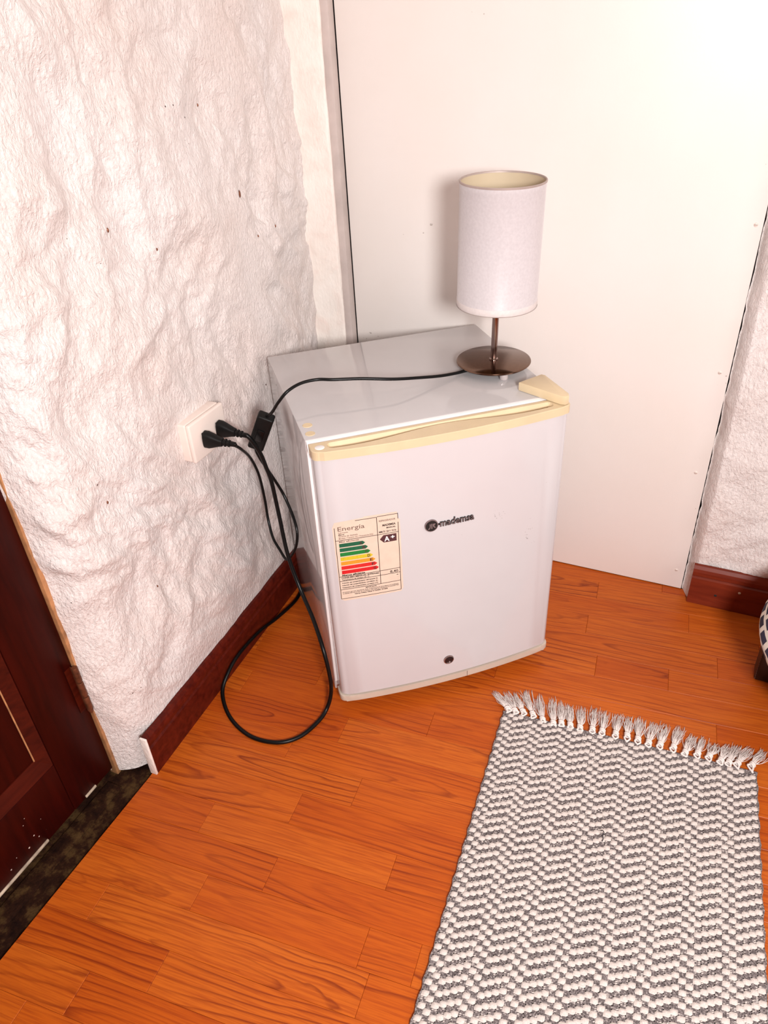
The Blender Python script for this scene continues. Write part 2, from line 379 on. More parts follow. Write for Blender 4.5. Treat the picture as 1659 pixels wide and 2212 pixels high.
# ---- rough wall on the other side of the board
zs = np.concatenate([np.linspace(0, 1.15, 270), np.linspace(1.17, 2.4, 30)])
xs = np.concatenate([np.linspace(.7384, .76, 14), np.linspace(.763, 1.10, 90), np.linspace(1.13, 2.42, 40)])
wr = rough_wall('wall_back_right', xs, zs, -.020, lambda X, Zg: np.clip((.758 - X) / .018, 0, 1) ** 1.4 * .030, PLASTER, .5, 7.3,
                lambda X, Zg: np.where(X < .75, .0022 * perlin(Zg * 22, Zg * 0 + 8) + .0012 * perlin(Zg * 70, Zg * 0 + 1), 0))
tag(wr, 'rough white plaster wall above the red skirting board', kind='structure')
tag(box('wall_right', (2.42, -2.5, -.02), (2.5, .02, 2.4), SHELL), kind='structure')
tag(box('wall_front', (-.30, -2.58, -.02), (2.5, -2.5, 2.4), SHELL), kind='structure')
tag(box('ceiling', (-.30, -2.58, 2.4), (2.5, .10, 2.46), CEIL), kind='structure')

# ---- floor: bare subfloor with laminate strips laid on it
fl = box('floor', (-.30, -2.5, -.06), (2.5, .06, -.008), SUBFLOOR); tag(fl, 'orange-brown laminate strip floor', kind='structure')
TH = math.radians(5.5); cT, sT = math.cos(TH), math.sin(TH)
PITCH, V0 = .0548, -.968
known = {0: [.095, .346, .42], 1: [.181], 2: [.044, .349], 3: [.172], 4: [.254], 5: [.114], 6: [.188], 7: [.330], 8: [.10, .62], 9: [.30, .795], 10: [.413, .93],
         11: [.588, .716], 12: [.37, .80], 13: [.56], 14: [.75], 15: [.57], -1: [-.037, .365], -2: [.098], -3: [.011, .40], -4: [-.046, .27], 16: [.3]}
def clip(poly, nx, ny, c):
    out = []
    for i in range(len(poly)):
        a, b = poly[i], poly[(i + 1) % len(poly)]
        da = a[0] * nx + a[1] * ny - c; db = b[0] * nx + b[1] * ny - c
        if da >= 0: out.append(a)
        if (da >= 0) != (db >= 0):
            k = da / (da - db); out.append((a[0] + (b[0] - a[0]) * k, a[1] + (b[1] - a[1]) * k))
    return out
jr = random.Random(11)
def shrink(poly, d):
    n = len(poly); res = []
    for i in range(n):
        p0, p1, p2 = (Vector(poly[(i + k) % n]) for k in (-1, 0, 1))
        e1 = (p1 - p0).normalized(); e2 = (p2 - p1).normalized()
        n1 = Vector((-e1.y, e1.x)); n2 = Vector((-e2.y, e2.x)); den = 1 + n1.dot(n2)
        res.append(p1 + (n1 + n2) * (d / max(den, .3)))
    return res
for k in range(-29, 24):
    va_, vb_ = V0 + k * PITCH, V0 + (k + 1) * PITCH
    js = sorted(known.get(k, [jr.uniform(-.1, .3)]))
    while js[-1] < 2.7: js.append(js[-1] + jr.uniform(.30, .44) * (1 if js[-1] < 1 else 2))
    while js[0] > -.6: js.insert(0, js[0] - jr.uniform(.30, .42))
    for ua, ub in zip(js, js[1:]):
        poly = [(u * cT - v * sT, u * sT + v * cT) for u, v in ((ua, va_), (ub, va_), (ub, vb_), (ua, vb_))]
        cy_ = sum(p[1] for p in poly) / 4
        cen_ = (va_ + vb_) / 2
        if cy_ < -.80: poly = clip(poly, 1, 0, -.0095)
        else: poly = clip(poly, 1, .0425, -.0335 - .010)
        for nx, ny, c_ in ((-1, 0, -2.415), (0, -1, -.003), (0, 1, -2.495)):
            if len(poly) > 2: poly = clip(poly, nx, ny, c_)
        # drop repeated corners and slivers
        q = []
        for p in poly:
            if not q or (Vector(p) - Vector(q[-1])).length > .0015: q.append(p)
        if len(q) > 2 and (Vector(q[0]) - Vector(q[-1])).length <= .0015: q.pop()
        if len(q) < 3: continue
        A = sum(q[i][0] * q[(i + 1) % len(q)][1] - q[(i + 1) % len(q)][0] * q[i][1] for i in range(len(q))) / 2
        if A < 4e-4: continue
        mu, mv = (ua + ub) / 2, (va_ + vb_) / 2
        cx, cy = mu * cT - mv * sT, mu * sT + mv * cT
        loc = [((x - cx) * cT + (y - cy) * sT, -(x - cx) * sT + (y - cy) * cT) for x, y in q]
        o1 = shrink(loc, .00012); o2 = shrink(loc, .0007); n = len(loc)
        dz = jr.uniform(-.00012, .00008)
        V = [(p.x, p.y, -.008) for p in o1] + [(p.x, p.y, -.0005 + dz) for p in o1] + [(p.x, p.y, dz) for p in o2]
        F = [tuple(range(2 * n, 3 * n))]
        for i in range(n):
            j = (i + 1) % n
            F += [(i, j, n + j, n + i), (n + i, n + j, 2 * n + j, 2 * n + i)]
        o = mesh_obj('floor_strip', V, F, LAMINATE, fl); o.location = (cx, cy, 0); o.rotation_euler = (0, 0, TH)

# ---- skirting boards
def skirting(name, length, h, th, mat, parent=None):
    prof_ = [(0, 0), (th, 0), (th, h * .70), (th - .0015, h * .715), (th - .0035, h * .735), (th - .0015, h * .76), (th - .001, h * .86), (th - .003, h * .93), (th - .007, h), (0, h)]
    bm = bmesh.new()
    A = [bm.verts.new((0, x, z)) for x, z in prof_]; B = [bm.verts.new((length, x, z)) for x, z in prof_]
    bm.faces.new(A[::-1]); bm.faces.new(B)
    for i in range(len(A)):
        j = (i + 1) % len(A); bm.faces.new((A[i], A[j], B[j], B[i]))
    return bm_obj(name, bm, mat, parent)
aw = math.atan2(1, -.0425)          # direction of the left wall
bl = skirting('baseboard_left', .735, .083, .013, BASEWOOD); tag(bl, 'dark mahogany skirting board along the rough plaster wall', kind='structure')
# local x runs along the wall towards the corner, local y out of the wall
ex_ = Vector((-.0425, 1, 0)).normalized(); ey_ = Vector((1, .0425, 0)).normalized()
org = Vector((bbx(-.787), -.787, .0003)) - ey_ * .013
bl.matrix_world = Matrix(((ex_.x, ey_.x, 0, org.x), (ex_.y, ey_.y, 0, org.y), (0, 0, 1, org.z), (0, 0, 0, 1)))
br_ = skirting('baseboard_right', 1.66, .090, .014, BASEWOOD2); tag(br_, 'reddish skirting board below the rough plaster wall by the white board', kind='structure')
br_.matrix_world = Matrix(((1, 0, 0, .7515), (0, -1, 0, -.0215), (0, 0, 1, .0003), (0, 0, 0, 1)))
br_.data.flip_normals()
for x, z in ((.8012, .0308), (.8417, .0493)):
    nl = lathe('nail_hole', [(0, .0002), (.0022, .0003), (.0032, -.0004)], BLACKGAP if x < .82 else SCUFF, br_, 12)
    nl.location = (x - .7515, .0141, z); nl.rotation_euler = (-math.pi / 2, 0, 0)
# peeling paint flange on the end of the left skirting board
box('paint_flake', (-.004, .001, .0), (.0, .0135, .086), PILASTER, bl, .0008)

# ---- dark panelled door
XF = -.072
dr = empty('door_1'); tag(dr, 'dark mahogany panelled door', kind='structure')
YB, YA = -1.60, -.8125
box('stile', (XF - .035, YA - .086, .010), (XF, YA, 2.03), DOORWOOD, dr, .0012)
box('stile', (XF - .035, YB, .010), (XF, YB + .086, 2.03), DOORWOOD, dr, .0012)
for z0, z1 in ((.010, .1225), (.92, 1.05), (1.93, 2.03)):
    box('rail', (XF - .035, YB + .0865, z0), (XF - .0004, YA - .0865, z1), DOORWOOD, dr, .0012)
for z0, z1 in ((.1225, .92), (1.05, 1.93)):
    a0, a1 = YB + .0865, YA - .0865; w = .018; hz = .025
    box('door_panel', (XF - .026, a0 + .010, z0 + .010), (XF - .013, a1 - .010, z1 - .010), DOORWOOD, dr)
    # four sloped mouldings
    outer = [(a0, z0), (a1, z0), (a1, z1), (a0, z1)]; inner = [(a0 + w, z0 + hz), (a1 - w, z0 + hz), (a1 - w, z1 - hz), (a0 + w, z1 - hz)]
    for i in range(4):
        j = (i + 1) % 4
        V = [(XF - .002, *outer[i]), (XF - .002, *outer[j]), (XF - .0115, *inner[j]), (XF - .0115, *inner[i]),
             (XF - .026, *outer[i]), (XF - .026, *outer[j]), (XF - .026, *inner[j]), (XF - .026, *inner[i])]
        mesh_obj('panel_moulding', V, [(0, 1, 2, 3), (7, 6, 5, 4), (0, 4, 5, 1), (1, 5, 6, 2), (2, 6, 7, 3), (3, 7, 4, 0)], MOULD, dr)
    yv = a1 - w
    for nm, A_, B_ in (('scraped_line', (XF - .0117, yv - .0009, z0 + hz), (XF - .0105, yv + .0009, z1 - hz)),):
        box(nm, A_, B_, TANWOOD, dr)
for ya, yb in ((-.852, -.875), (-.955, -1.06)):
    box('scraped_edge', (XF - .001, yb, .011), (XF + .0022, ya, .0155), SCUFF, dr, .0008)
fr_ = box('trim_1', (-.082, -.8122, -.006), (-.0655, -.8045, 2.06), TANWOOD, None, .001); tag(fr_, 'thin bare wooden frame strip between the door and the plaster', kind='structure')
hg = empty('hinge', (XF + .0085, -.8160, .160)); hg.parent = dr
for i in range(3):
    lathe('knuckle', [(0, .0), (.0042, .0), (.0048, .002), (.0048, .0275), (.0042, .0295), (0, .0295)], RUST, hg, 14, (0, 0, .031 * i))
lathe('pin_tip', [(0, -.006), (.003, -.005), (.0036, 0), (0, 0)], RUST, hg, 12)
box('hinge_leaf', (-.0086, -.012, .001), (-.0078, -.001, .090), MOULD, hg); box('hinge_leaf', (-.0086, -.0012, .001), (0, .0, .090), RUST, hg)
th_ = box('trim_2', (-.0705, -1.62, -.0079), (-.0415, -.83, -.0035), SUBFLOOR, None, .001); tag(th_, 'dirty worn threshold strip under the dark door', kind='structure')

# ================================================================== FRIDGE
FY = math.radians(41.0185); FW, FD, FH = .3987, .332, .530; TD = .038; BOW = .014
FLOC = Vector((.1998, -.5279, 0)); FM = xform(FLOC, FY); FI = FM.inverted()
fridge = empty('mini_fridge', FLOC, FY)
tag(fridge, 'small white fridge with cream door trim and an energy label, standing on the laminate floor', 'fridge')
def front(x): return -(TD + BOW * (1 - ((x - FW / 2) / (FW / 2)) ** 2))
# cabinet
bm = bmesh.new(); add_box(bm, (0, 0, .020), (FW, FD, FH), .0022, 2); bm_obj('cabinet', bm, ENAMEL, fridge, True, 35)
# rolled white front flange below the top edge
bm = bmesh.new(); pr = [(.0005, FH - .0006), (-.004, FH - .0012), (-.0085, FH - .0035), (-.0115, FH - .0075), (-.0118, FH - .016), (.0005, FH - .016)]
A = [bm.verts.new((.0015, y, z)) for y, z in pr]; B = [bm.verts.new((FW - .0015, y, z)) for y, z in pr]
bm.faces.new(A); bm.faces.new(B[::-1])
for i in range(len(A)): j = (i + 1) % len(A); bm.faces.new((A[i], A[j], B[j], B[i]))
bm_obj('front_flange', bm, GASKET, fridge, True, 50)
box('door_gasket', (.0006, -.0060, .045), (FW - .0012, -.0004, FH - .016), GASKET, fridge, .001)
for x in (.03, FW - .03):
    for y in (.02, FD - .03):
        lathe('foot', [(0, 0), (.014, 0), (.015, .003), (.013, .0201), (0, .0201)], BLACKGAP, fridge, 20, (x, y, 0))
for x, y in ((.0136, .0444), (.0121, .0172)):
    hole = lathe('hinge_hole', [(.0062, .00035), (.0066, .0006), (.0072, .0004), (.0075, 0)], CREAM, fridge, 24, (x, y, FH))
    lathe('hole_plug', [(0, .0003), (.0064, .0003)], CREAM, hole, 24, (x, y, FH))
# hinge cover plate on the right
hp = [(.3475, .0335), (.3925, .0475), (.3965, .0425), (.3985, -.030), (.3955, -.0375), (.3890, -.0395), (.3835, -.0355)]
prism('hinge_cover', hp, FH + .0004, FH + .0145, CREAM, fridge, .0012)
box('hinge_pin', (.3865, -.032, FH - .004), (.3935, -.026, FH + .001), CREAM, fridge, .001)
# door with bowed front
def door_outline(off, back, n=28, r=.010):
    XL = .0048
    pts = [(FW + off, back), (XL - off, back)]
    xs_ = np.linspace(-off, FW + off, n)
    fr0 = front(0) - off
    # left rounded corner
    for a in np.linspace(0, math.pi / 2, 7):
        pts.append((XL - off + r - r * math.cos(a), (fr0 + r) - r * math.sin(a) - .0003))
    for x in np.linspace(.0165 + r * .2, FW - .012 - r * .2, n): pts.append((x, front(x) - off - .0006 + .0))
    for a in np.linspace(math.pi / 2, 0, 7):
        pts.append((FW + off - r + r * math.cos(a), (fr0 + r) - r * math.sin(a) - .0003))
    return pts[::-1]
door = prism('door', [(x, y) for x, y in door_outline(0, -.010)], .0415, FH - .0138, DOORPAINT, fridge, .001, 2, 30)
prism('door_shadow_gap', door_outline(-.003, -.011), .0385, .0420, BLACKGAP, door)
half = door_outline(.0022, -.012)
bt = prism('bottom_trim', half, .0265, .0390, CREAM2, door, .0012)
box('trim_seam', (FW * .585, front(FW * .585) - .0034, .0268), (FW * .585 + .0006, front(FW * .585) - .0018, .0388), INKFADE, bt)
# top trim with finger groove
bm = bmesh.new(); out = door_outline(.0022, -.0128)
ZT, ZBt = FH - .0004, FH - .0140
gx0, gx1 = .0285, .3740
def gf(x):
    q = min(1, abs((x - FW / 2) / (FW * .40))); q = q * q * (3 - 2 * q)
    return -.0245 * (1 - q) + (front(x) + .0075) * q
gl = []
for x in np.linspace(gx0 + .006, gx1 - .006, 30): gl.append((x, gf(x)))
cyR = (gf(gx1 - .006) + -.0185) / 2; rR = (-.0185 - gf(gx1 - .006)) / 2
for a in np.linspace(-math.pi / 2, math.pi / 2, 8)[1:-1]: gl.append((gx1 - .006 + .008 * math.cos(a), cyR + rR * math.sin(a)))
for x in np.linspace(gx1 - .006, gx0 + .006, 30): gl.append((x, -.0185))
for a in np.linspace(math.pi / 2, 1.5 * math.pi, 8)[1:-1]: gl.append((gx0 + .006 + .008 * math.cos(a), cyR + rR * math.sin(a)))
n = len(out)
To = [bm.verts.new((x, y, ZT)) for x, y in out]; Tm = [bm.verts.new((x, y, ZT - .0008)) for x, y in out]; Bo = [bm.verts.new((x, y, ZBt)) for x, y in out]
# soften the top rim a little
cx_ = FW / 2
for v in To: v.co.x += .0010 if v.co.x < .008 else (-.0010 if v.co.x > FW - .01 else 0); v.co.y += .0010 if v.co.y < -.02 else 0
for i in range(n):
    j = (i + 1) % n; bm.faces.new((To[i], To[j], Tm[j], Tm[i])); bm.faces.new((Tm[i], Tm[j], Bo[j], Bo[i]))
bm.faces.new(Bo)
m = len(gl); gc = Vector((FW / 2, -.032))
G0 = [bm.verts.new((x, y, ZT)) for x, y in gl]; G1 = []; 
for x, y in gl:
    yb = -.0185; yf = gf(min(max(x, gx0 + .006), gx1 - .006)); k = (y - yf) / (yb - yf + 1e-9)
    inset = .0028
    nx = min(max(x, gx0 + .004), gx1 - .004); ny = min(max(y, yf + inset), yb - inset)
    mid = 1 - abs((x - FW / 2) / (FW / 2)) ** 2.2
    G1.append(bm.verts.new((nx, ny, ZT - .0085 + (.0015 * mid if k < .5 else 0))))
for i in range(m):
    j = (i + 1) % m; bm.faces.new((G0[j], G0[i], G1[i], G1[j]))
e0 = [bm.edges.get((To[i], To[(i + 1) % n])) for i in range(n)] + [bm.edges.get((G0[i], G0[(i + 1) % m])) for i in range(m)]
bmesh.ops.triangle_fill(bm, use_beauty=True, edges=e0)
bmesh.ops.triangle_fill(bm, use_beauty=True, edges=[bm.edges.get((G1[i], G1[(i + 1) % m])) for i in range(m)])
tt = bm_obj('handle_trim', bm, CREAM, door, True, 14)
lathe('screw_cap', [(0, .0007), (.0058, .0006), (.0070, 0)], WHITEPL, tt, 24, (.0160, -.0275, ZT))
# lock
lk = empty('lock', (.1985, front(.1985) - .0006, .0777)); lk.parent = door; lk.rotation_euler = (math.pi / 2, 0, 0)
lathe('lock_ring', [(.0072, .0005), (.0080, .0022), (.0092, .0018), (.0098, -.0005)], CHROME, lk, 28)
lathe('lock_barrel', [(0, .0014), (.0060, .0014), (.0074, .0004)], LOCKD, lk, 24)
box('keyhole', (-.0006, -.0032, .0012), (.0006, .0032, .0018), BLACKGAP, lk)

def wrap(o, eps):                   # lay a flat print (x, z) on the bowed door front
    for v in o.data.vertices:
        x = v.co.x; dv = v.co.y; v.co.y = front(x) - .0006 - eps - dv
def text_data(s, width=None, height=.01, x=0, z=0, align='L', depth=0.0, bold=0.0, res=2):
    cu = bpy.data.curves.new('txt', 'FONT'); cu.body = s; cu.size = 1.0; cu.resolution_u = res; cu.extrude = 0; cu.offset = bold
    ob = bpy.data.objects.new('txt', cu); COL.objects.link(ob)
    dg = bpy.context.evaluated_depsgraph_get(); me = bpy.data.meshes.new_from_object(ob.evaluated_get(dg))
    V = np.array([v.co[:2] for v in me.vertices]) if len(me.vertices) else np.zeros((0, 2)); F = [tuple(p.vertices) for p in me.polygons]
    bpy.data.objects.remove(ob); bpy.data.curves.remove(cu); bpy.data.meshes.remove(me)
    mn, mx = V.min(0), V.max(0); sy = height / .72; sx = sy if width is None else width / (mx[0] - mn[0])
    V = (V - [mn[0], 0]) * [sx, sy]; w = (mx[0] - mn[0]) * sx
    V[:, 0] += x - (w if align == 'R' else w / 2 if align == 'C' else 0); V[:, 1] += z
    return V, F
# energy label
LX, LZ, LW, LH = .0217, .4075, .0965, .1465
def lu(u): return LX + u * LW
def lv(v): return LZ - v * LH
lab = None
def sheet(name, poly, mat, parent, eps, nx=8):
    bm = bmesh.new(); bm.faces.new([bm.verts.new((lu(u), 0, lv(v))) for u, v in poly])
    xs_ = [p[0] for p in poly]
    for k in range(1, nx):
        x = lu(min(xs_) + (max(xs_) - min(xs_)) * k / nx)
        bmesh.ops.bisect_plane(bm, geom=bm.verts[:] + bm.edges[:] + bm.faces[:], plane_co=(x, 0, 0), plane_no=(1, 0, 0))
    o = bm_obj(name, bm, mat, parent); wrap(o, eps); return o
sheet_under = sheet('energy_label', [(-.03, .05), (.01, -.005), (.45, -.022), (.47, -.032), (.99, -.03), (1.0, .05), (1.03, .07), (1.04, .975), (1.0, 1.025), (.05, 1.03), (-.01, 1.0)], PAPER, fridge, .00025, 10)
lab = sheet_under; lab['label'] = 'cream energy rating label with coloured arrows'
def rule(V, F, u0, v0, u1, v1, w=.0009):
    n = 8; a = len(V)
    if abs(u1 - u0) > abs(v1 - v0):
        for k in range(n + 1):
            u = u0 + (u1 - u0) * k / n; V += [(lu(u), 0, lv(v0) + w / 2), (lu(u), 0, lv(v0) - w / 2)]
    else:
        for k in range(n + 1):
            v = v0 + (v1 - v0) * k / n; V += [(lu(u0) - w / 2, 0, lv(v)), (lu(u0) + w / 2, 0, lv(v))]
    for k in range(n): F.append((a + 2 * k, a + 2 * k + 1, a + 2 * k + 3, a + 2 * k + 2))
V, F = [], []
for u0, v0, u1, v1 in ((.33, .0, .66, .0), (.67, -.005, 1, -.01), (0, .06, 0, 1), (1, -.01, 1, .06), (1, .10, 1, 1), (0, 1, 1, 1), (.665, 0, .665, .872), (0, .222, 1, .222), (0, .697, 1, .697), (.0, .758, 1, .758), (0, .872, 1, .872)):
    rule(V, F, u0, v0, u1, v1)
o = mesh_obj('ruled_lines', V, F, INK, lab); wrap(o, .0004)
def lettering(name, items, mat, eps):
    for it in items:
        V, F = [], []
        s, u, v, wd_, hh = it[:5]; al = it[5] if len(it) > 5 else 'L'; bo = (it[6] if len(it) > 6 else 0.0) + (.018 if hh < .03 else .006)
        tv, tf = text_data(s, wd_ * LW if wd_ else None, hh * LH, lu(u), lv(v), al, bold=bo); a = len(V)
        V += [(p[0], 0, p[1]) for p in tv]; F += [tuple(a + i for i in f) for f in tf]
        o = mesh_obj(name, V, F, mat, lab); wrap(o, eps)
lettering('faded_lettering', [('Energía', .05, .105, .42, .055), ('REFRIGERADOR', .96, .065, .26, .022, 'R'), ('Fabricante', .055, .135, .15, .016), ('Sistema de deshielo', .055, .180, .30, .017),
          ('Modelo / Tensión (V) / Frecuencia (Hz)', .055, .207, .54, .018), ('Más eficiente', .055, .250, .31, .021)], INKFADE, .0004)
lettering('lettering', [('Marca', .055, .158, .09, .017, 'L', .01), ('MADEMSA', .96, .125, .21, .025, 'R', .02), ('MANUAL', .96, .158, .15, .018, 'R', .02), ('MMB 70 / 220 V / 50 Hz', .965, .205, .275, .024, 'R', .01),
          ('Menos eficiente', .05, .690, .37, .021, 'L', .02), ('CONSUMO MENSUAL (kWh/mes)', .035, .726, .61, .021, 'L', .02), ('Temperatura de ensayo: 25 °C', .035, .750, .45, .014, 'L', .02),
          ('8,40', .965, .748, .135, .034, 'R', .01), ('46', .965, .79, .03, .012, 'R', .02), ('-', .965, .82, .01, .012, 'R'), ('-', .965, .845, .01, .012, 'R'),
          ('Volumen del compartimiento refrigerante (L)', .03, .792, .59, .015, 'L', .02), ('Volumen del compartimiento congelador (L)', .03, .823, .59, .015, 'L', .02), ('Temperatura del compartimiento congelador (°C)', .03, .854, .59, .015, 'L', .02),
          ('IMPORTANTE', .50, .897, .18, .014, 'C', .02), ('El consumo real varía dependiendo de las condiciones de uso del artefacto y su localización', .03, .918, .93, .012, 'L', .01),
          ('La etiqueta debe permanecer en el artefacto y sólo puede ser retirada por el consumidor final', .03, .936, .93, .012, 'L', .01), ('Norma Chilena Oficial N Ch3000. Of 2006', .50, .960, .55, .016, 'C', .02)], INK, .0004)
arrows = [('A', .46, (.004, .10, .045)), ('B', .50, (.004, .115, .05)), ('C', .535, (.006, .19, .03)), ('D', .57, (.62, .47, .02)), ('E', .605, (.80, .29, .02)), ('F', .63, (.62, .016, .014)), ('G', .652, (.60, .008, .012))]
for i, (L, tip, colr) in enumerate(arrows):
    v0 = .264 + .0588 * i; v1 = v0 + .047
    mt = simple('print_' + L.lower() + '_colour', colr, .6, 0, .12, 300)
    sheet('rating_arrow', [(.05, v0), (tip - .04, v0), (tip, (v0 + v1) / 2), (tip - .04, v1), (.05, v1)], mt, lab, .0004, 6)
lettering('rating_letter', [(L, tip - .09, .264 + .0588 * i + .041, .045, .036, 'L', .02) for i, (L, tip, c_) in enumerate(arrows)], MAROON, .0006)
sheet('grade_arrow', [(.695, .285), (.755, .238), (.965, .238), (.965, .332), (.755, .332)], MAROON, lab, .0004, 4)
lettering('grade_letter', [('A', .765, .318, .085, .062, 'L', .02), ('+', .87, .298, .065, .048, 'L', .03)], WHITEPL, .0006)

# raised maker's badge
def raised(name, V2, F2, y1, mat, parent, y0=0.0):
    a = len(V2); V = [(p[0], y1, p[1]) for p in V2] + [(p[0], y0, p[1]) for p in V2]; F = [tuple(f) for f in F2]
    ed = {}
    for f in F2:
        for i in range(len(f)):
            e = (f[i], f[(i + 1) % len(f)])
            if (e[1], e[0]) in ed: del ed[(e[1], e[0])]
            else: ed[e] = 1
    for i, j in ed: F.append((j, i, a + i, a + j))
    o = mesh_obj(name, V, F, mat, parent); wrap(o, 0.0); return o
badge = empty('badge', (0, 0, 0)); badge.parent = door; badge['label'] = 'dark raised badge with a round emblem'
bx, bz, brr = .1702, .3745, .0108
def disc(r, n=32): return [(bx + r * math.cos(2 * math.pi * k / n), bz + r * math.sin(2 * math.pi * k / n)) for k in range(n)]
raised('emblem_ring', disc(brr), [tuple(range(32))], .0022, BADGEM, badge)
raised('emblem_disc', disc(brr * .88), [tuple(range(32))], .0026, BADGE, badge)
def stroke(pts, w):
    V, F = [], []
    for i, (x, z) in enumerate(pts):
        a = pts[max(i - 1, 0)]; b = pts[min(i + 1, len(pts) - 1)]
        dx, dz = b[0] - a[0], b[1] - a[1]; l = math.hypot(dx, dz); V += [(bx + x - dz / l * w, bz + z + dx / l * w), (bx + x + dz / l * w, bz + z - dx / l * w)]
    for i in range(len(pts) - 1): F.append((2 * i, 2 * i + 1, 2 * i + 3, 2 * i + 2))
    return V, F
for pts in ([(-.0026, .0042), (-.0026, -.0012), (-.0034, -.0036), (-.0056, -.0050)], [(.0, .0046), (.0, -.0046)], [(.0026, .0042), (.0026, .0012), (.0034, -.0014), (.0058, -.0036)], [(.0052, .0042), (.0034, .0008)]):
    V, F = stroke(pts, .00085); raised('emblem_stroke', V, F, .0034, BADGEM, badge)
V, F = text_data('mademsa', .0565, .0125, .1842, .3695, bold=.035); raised('badge_backing', V, F, .0016, BADGE, badge)
V, F = text_data('mademsa', .0560, .0122, .1844, .3697, bold=-.012); raised('badge_lettering', V, F, .0024, BADGEM, badge)
raised('badge_bar', [(.180, .3728), (.1855, .3728), (.1855, .3755), (.180, .3755)], [(0, 1, 2, 3)], .0016, BADGE, badge)

# ================================================================== OUTLET
outl = empty('wall_outlet', (-.030, -.4905, .4885)); tag(outl, 'cream surface-mounted wall socket plate with two black plugs in it', 'socket')
box('back_box', (.0, -.0445, -.0325), (.022, .0445, .0325), PLATE, outl, .003, 3)
box('face_plate', (.0222, -.0450, -.0330), (.0305, .0450, .0330), PLATE, outl, .003, 3)
for y in (-.016, .0215):
    box('socket_slot', (.0300, y - .004, -.009), (.0307, y + .004, .009), LOCKD, outl, .0005)

# plugs: flattened body narrowing to a ribbed cable relief
def plug(parent, inv, base, axis, up, mat, scale=1.0):
    base = Vector(base); axis = Vector(axis).normalized(); side = Vector(up).cross(axis).normalized(); upv = axis.cross(side)
    sec = [(.0, .0135, .0072), (.001, .0148, .0082), (.008, .0148, .0085), (.014, .0125, .0082), (.026, .0074, .0066), (.031, .0062, .0058), (.0315, .0045, .0045), (.034, .0045, .0045),
           (.0345, .0056, .0056), (.037, .0056, .0056), (.0375, .0042, .0042), (.040, .0042, .0042), (.0405, .005, .005), (.043, .005, .005), (.0435, .0038, .0038), (.052, .0034, .0034)]
    V, F, n = [], [], 16
    for d, a, b in sec:
        for k in range(n):
            an = 2 * math.pi * k / n; cx_, sy_ = math.cos(an), math.sin(an)
            e = .6
            V.append(inv @ (base + axis * d * scale + side * (a * math.copysign(abs(cx_) ** e, cx_)) + upv * (b * math.copysign(abs(sy_) ** e, sy_))))
    for i in range(len(sec) - 1):
        for k in range(n):
            q = (k + 1) % n; F.append((i * n + k, i * n + q, (i + 1) * n + q, (i + 1) * n + k))
    F.append(tuple(range(n - 1, -1, -1))); F.append(tuple(range((len(sec) - 1) * n, len(sec) * n)))
    o = mesh_obj('plug', V, F, mat, parent, True); o.data.set_sharp_from_angle(angle=math.radians(40))
    pv, pf = [], []
    for s in (-1, 1):
        tv, tf = tube_data([inv @ (base + side * (.007 * s) - axis * .014), inv @ (base + side * (.007 * s) + axis * .002)], .002, 8); a = len(pv)
        pv += tv; pf += [tuple(a + i for i in f) for f in tf]
    mesh_obj('prongs', pv, pf, CHROME, o, True)
    return base + axis * .052 * scale
# fridge power cord
e1 = plug(fridge, FI, (.0010, -.4690, .4865), (.88, .10, -.14), (0, 1, .15), PLUGM, 1.0)
pts = [e1 - Vector((.88, .10, -.14)).normalized() * .01, e1, (.0600, -.4590, .462), (.0640, -.4520, .440), (.0668, -.4478, .415), (.0720, -.4462, .387), (.0794, -.450, .325), (.0959, -.4647, .25), (.1222, -.4789, .19),
       (.1600, -.5090, .160), (.1960, -.5440, .130), (.2100, -.5560, .080), (.2080, -.5570, .040), (.2030, -.5680, .012), (.1990, -.5931, .0042), (.1850, -.6349, .004), (.1544, -.6607, .004), (.1037, -.6665, .004), (.048, -.6453, .0045),
       (.006, -.6062, .010), (.0005, -.5720, .030), (.0000, -.5300, .040), (-.0035, -.4580, .030), (-.0030, -.3980, .014), (.0000, -.3330, .006), (-.0050, -.2850, .005), (.004, -.2480, .005), (.035, -.215, .02), (.055, -.190, .07)]
tube('power_cord', [FI @ Vector(p) for p in pts], .0036, CORD, fridge, 10, 8)

# ================================================================== TABLE LAMP
LB = Vector((.3765, -.2025, FH + .0004)); lamp = empty('table_lamp', LB)
tag(lamp, 'table lamp with white cylindrical fabric shade and steel disc base, standing on the fridge', 'lamp')
tilt = Matrix.Translation((0, 0, .012)) @ Matrix.Rotation(math.radians(1.0), 4, 'Y') @ Matrix.Translation((0, 0, -.012))
def tl(o): o.data.transform(tilt); return o
def lz(z): return z - LB.z
lathe('base', [(0, .0112), (.0592, .0112), (.0606, .0120), (.0612, .0132), (.0606, .0144), (.0594, .0150), (0, .0150)], STEEL, lamp, 72, angle=50)
for a in (math.radians(-52), math.radians(68), math.radians(188)):
    lathe('base_foot', [(0, 0), (.0062, 0), (.0068, .001), (.0068, .0113), (0, .0113)], FOOT, lamp, 20, (.0475 * math.cos(a), .0475 * math.sin(a), 0))
tl(lathe('pole', [(0, .0150), (.0072, .0150), (.0072, .0168), (.0052, .0180), (.0052, .155), (0, .155)], POLE, lamp, 32))
zb_, zt_ = lz(.6395), lz(.8205); rs = .0625
sh = tl(lathe('shade', [(rs - .0010, zb_ + .0015), (rs, zb_), (rs + .0003, zb_ + .010), (rs, zb_ + .0105), (rs, zt_ - .0085), (rs + .0003, zt_ - .008), (rs, zt_), (rs - .0012, zt_ - .0010)], SHADE, lamp, 96, angle=60))
